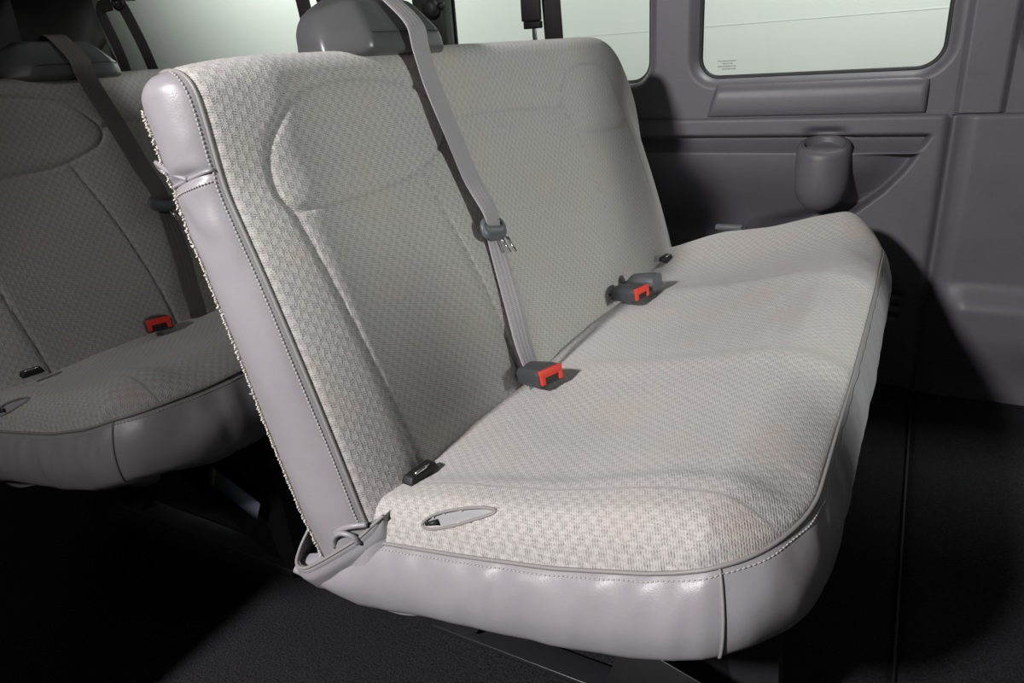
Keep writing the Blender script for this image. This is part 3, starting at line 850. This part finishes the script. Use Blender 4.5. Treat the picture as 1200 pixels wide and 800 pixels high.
# ------------------------------------------------------------------ buckles
def buckle(loc, yaw, label, group, pitch=0.18, red=True, roll=0.0, mt=BUCK, scale=1.0):
    root = empty('seat_belt_buckle', loc, label, 'buckle', group); root.rotation_euler = (roll, -pitch, yaw); root.scale = (scale*1.05, scale*1.28, scale*1.22)
    # body points along +x, red face at the +x end
    bm = bmesh.new(); L, W, H = .066, .042, .026
    xs = [0, .008, .05, .064]
    sec = [(.030, .018), (.037, .024), (.043, .026), (.0425, .025)]
    rings = []
    for x, (w_, h_) in zip(xs, sec):
        rings.append([bm.verts.new((x, y*w_/2, z*h_)) for y, z in ((-1, .05), (-.86, 0), (.86, 0), (1, .05), (1, .72), (.8, .96), (.35, 1.06), (-.35, 1.06), (-.8, .96), (-1, .72))])
    for A, B in zip(rings, rings[1:]):
        for k in range(10): bm.faces.new((A[k], A[(k+1) % 10], B[(k+1) % 10], B[k]))
    bm.faces.new(rings[0]); bm.faces.new(rings[-1][::-1])
    bevel(bm, .0014, 2); bm_obj('buckle_body', bm, mt, root)
    if red:
        bm = bmesh.new()
        for c, s in (((.0655, 0, .0185), (.006, .038, .011)), ((.0655, -.0155, .0095), (.006, .007, .012)), ((.0655, .0155, .0095), (.006, .007, .012))): add_box(bm, c, s)
        bevel(bm, .001, 2); bm_obj('release_button', bm, RED, root)
        boxobj('latch_slot', (.0630, 0, .008), (.006, .024, .010), BLACK, root, .0005)
    pts = [Vector((.004, 0, .010)), Vector((-.02, 0, .006)), Vector((-.045, 0, -.012)), Vector((-.06, 0, -.03))]
    ribbon('webbing_strap', pts, Vector((0, 0, 1)), .026, BLACK, root, .0018, 5)
    return root
GB = 'seat belt buckles on the front bench'
buckle((.004, .400, .430), math.radians(-20), 'dark buckle with red button under the end of the front shoulder belt', GB)
buckle((.002, .835, .436), math.radians(-14), 'dark buckle with red button farther along the front bench', GB, .12)
buckle((.010, .902, .440), math.radians(-4), 'plain grey buckle without red, lying behind the farther red buckle', GB, .1, False, mt=BUCKL)
buckle((-.915, .335, .432), math.radians(-25), 'red and black buckle on the rear bench seat', None)

def crease_latch(loc, yaw, label, mt, size=1.0, bar=True):
    root = empty('belt_anchor', loc, label, 'belt anchor'); root.rotation_euler = (0, 0, yaw)
    bm = bmesh.new(); add_box(bm, (0, 0, .006), (.022, .060*size, .012), None, .8); bevel(bm, .004, 3); bm_obj('anchor_loop', bm, BLACK, root)
    if bar: tube('metal_bar', [(.006, -.016, .0125), (.008, 0, .0135), (.006, .012, .0125)], .0022*size, CHROME, root, 8)
    return root
crease_latch((.006, .082, .424), -.10, 'black belt anchor loop with chrome bar in the near seat crease', BLACK)
crease_latch((.010, 1.16, .434), -.1, 'small black and chrome belt anchor at the far end of the front bench crease', BLACK, .8)
crease_latch((-.905, .055, .440), -.2, 'chrome belt anchor loop in the rear bench crease', BLACK, .7)
r = empty('belt_guide', (.125, 1.345, .478), 'small flat grey belt guide between far bolster and side wall', 'belt guide')
boxobj('guide_body', (0, 0, .004), (.07, .022, .012), BUCKL, r, .003)
boxobj('guide_tip', (.040, 0, .004), (.014, .014, .007), BLACK, r, .002)

# ------------------------------------------------------------------ belts hanging by the side windows
def hanging(name, loc, label, straps, knob=None, sleeve=None):
    root = empty(name, loc, label, 'seat belt', 'dark seat belts hanging by the side windows'); o = Vector(loc)
    for pts, wd in straps: ribbon('webbing', [Vector(p)-o for p in pts], Vector((.25, -1, 0)), wd, WEBD, root, .0015, 8)
    if knob:
        bm = bmesh.new(); c = Vector(knob)-o
        add_tube(bm, [c+Vector((.030*math.cos(a), -.004, .022*math.sin(a))) for a in np.linspace(0, 2*PI, 24, endpoint=False)], .010, 8, True)
        bm_obj('guide_ring', bm, BLACK, root)
        bm = bmesh.new(); add_tube(bm, [c+Vector((0, .07, .02)), c+Vector((0, .0, .02)), c+Vector((0, -.016, .018)), c+Vector((0, -.019, .018))], [.012, .016, .015, .009], 12)
        bm_obj('anchor_bolt', bm, BLACK, root)
    if sleeve:
        c = Vector(sleeve)-o; boxobj('belt_sleeve', c, (.062, .016, .12), WEBD, root, .006, seg=3)
        boxobj('latch_cover', c+Vector((.004, 0, -.07)), (.056, .018, .020), BLACK, root, .004)
        boxobj('metal_tongue', c+Vector((.008, 0, -.100)), (.014, .004, .05), STEEL, root, .001)
    return root
hanging('hanging_belt', (-2.35, 1.46, 1.24), 'leftmost dark belt, two straps hanging from a guide ring', 
        [([(-2.40, 1.44, 1.245), (-2.47, 1.44, 1.235), (-2.485, 1.45, 1.19), (-2.465, 1.46, 1.10), (-2.44, 1.46, 1.00), (-2.44, 1.46, .85)], .050),
         ([(-2.345, 1.44, 1.25), (-2.33, 1.45, 1.20), (-2.295, 1.46, 1.09), (-2.262, 1.46, .99), (-2.22, 1.46, .85)], .050)], (-2.36, 1.45, 1.245))
hanging('hanging_belt', (-1.35, 1.46, 1.30), 'middle dark belt, hanging beside the front bench belt housing',
        [([(-1.40, 1.45, 1.40), (-1.385, 1.46, 1.2), (-1.37, 1.46, 1.05), (-1.36, 1.46, .85)], .052), ([(-1.345, 1.47, 1.40), (-1.30, 1.47, 1.17), (-1.25, 1.47, 1.06), (-1.2, 1.47, .85)], .050)])
hanging('hanging_belt', (-.49, 1.46, 1.30), 'rightmost dark belt with sleeve and metal tongue above the far backrest',
        [([(-.50, 1.45, 1.42), (-.497, 1.45, 1.3), (-.495, 1.45, 1.17)], .050), ([(-.44, 1.48, 1.42), (-.445, 1.48, 1.2), (-.438, 1.48, 1.0), (-.43, 1.48, .85)], .055)], None, (-.493, 1.45, 1.095))
r = empty('belt_anchor', (-.86, 1.50, 1.10), 'black belt anchor knob on the dark pillar between the windows', 'belt anchor')
bm = bmesh.new(); add_tube(bm, [(0, 0, 0), (0, -.03, 0), (0, -.042, 0), (0, -.045, 0)], [.028, .030, .024, .012], 16); bm_obj('anchor_base', bm, BLACK, r)
bm = bmesh.new(); add_tube(bm, [(.028, -.02, .005), (.046, -.028, .004), (.052, -.03, .004)], [.010, .012, .008], 10); bm_obj('anchor_knob', bm, BLACK, r)
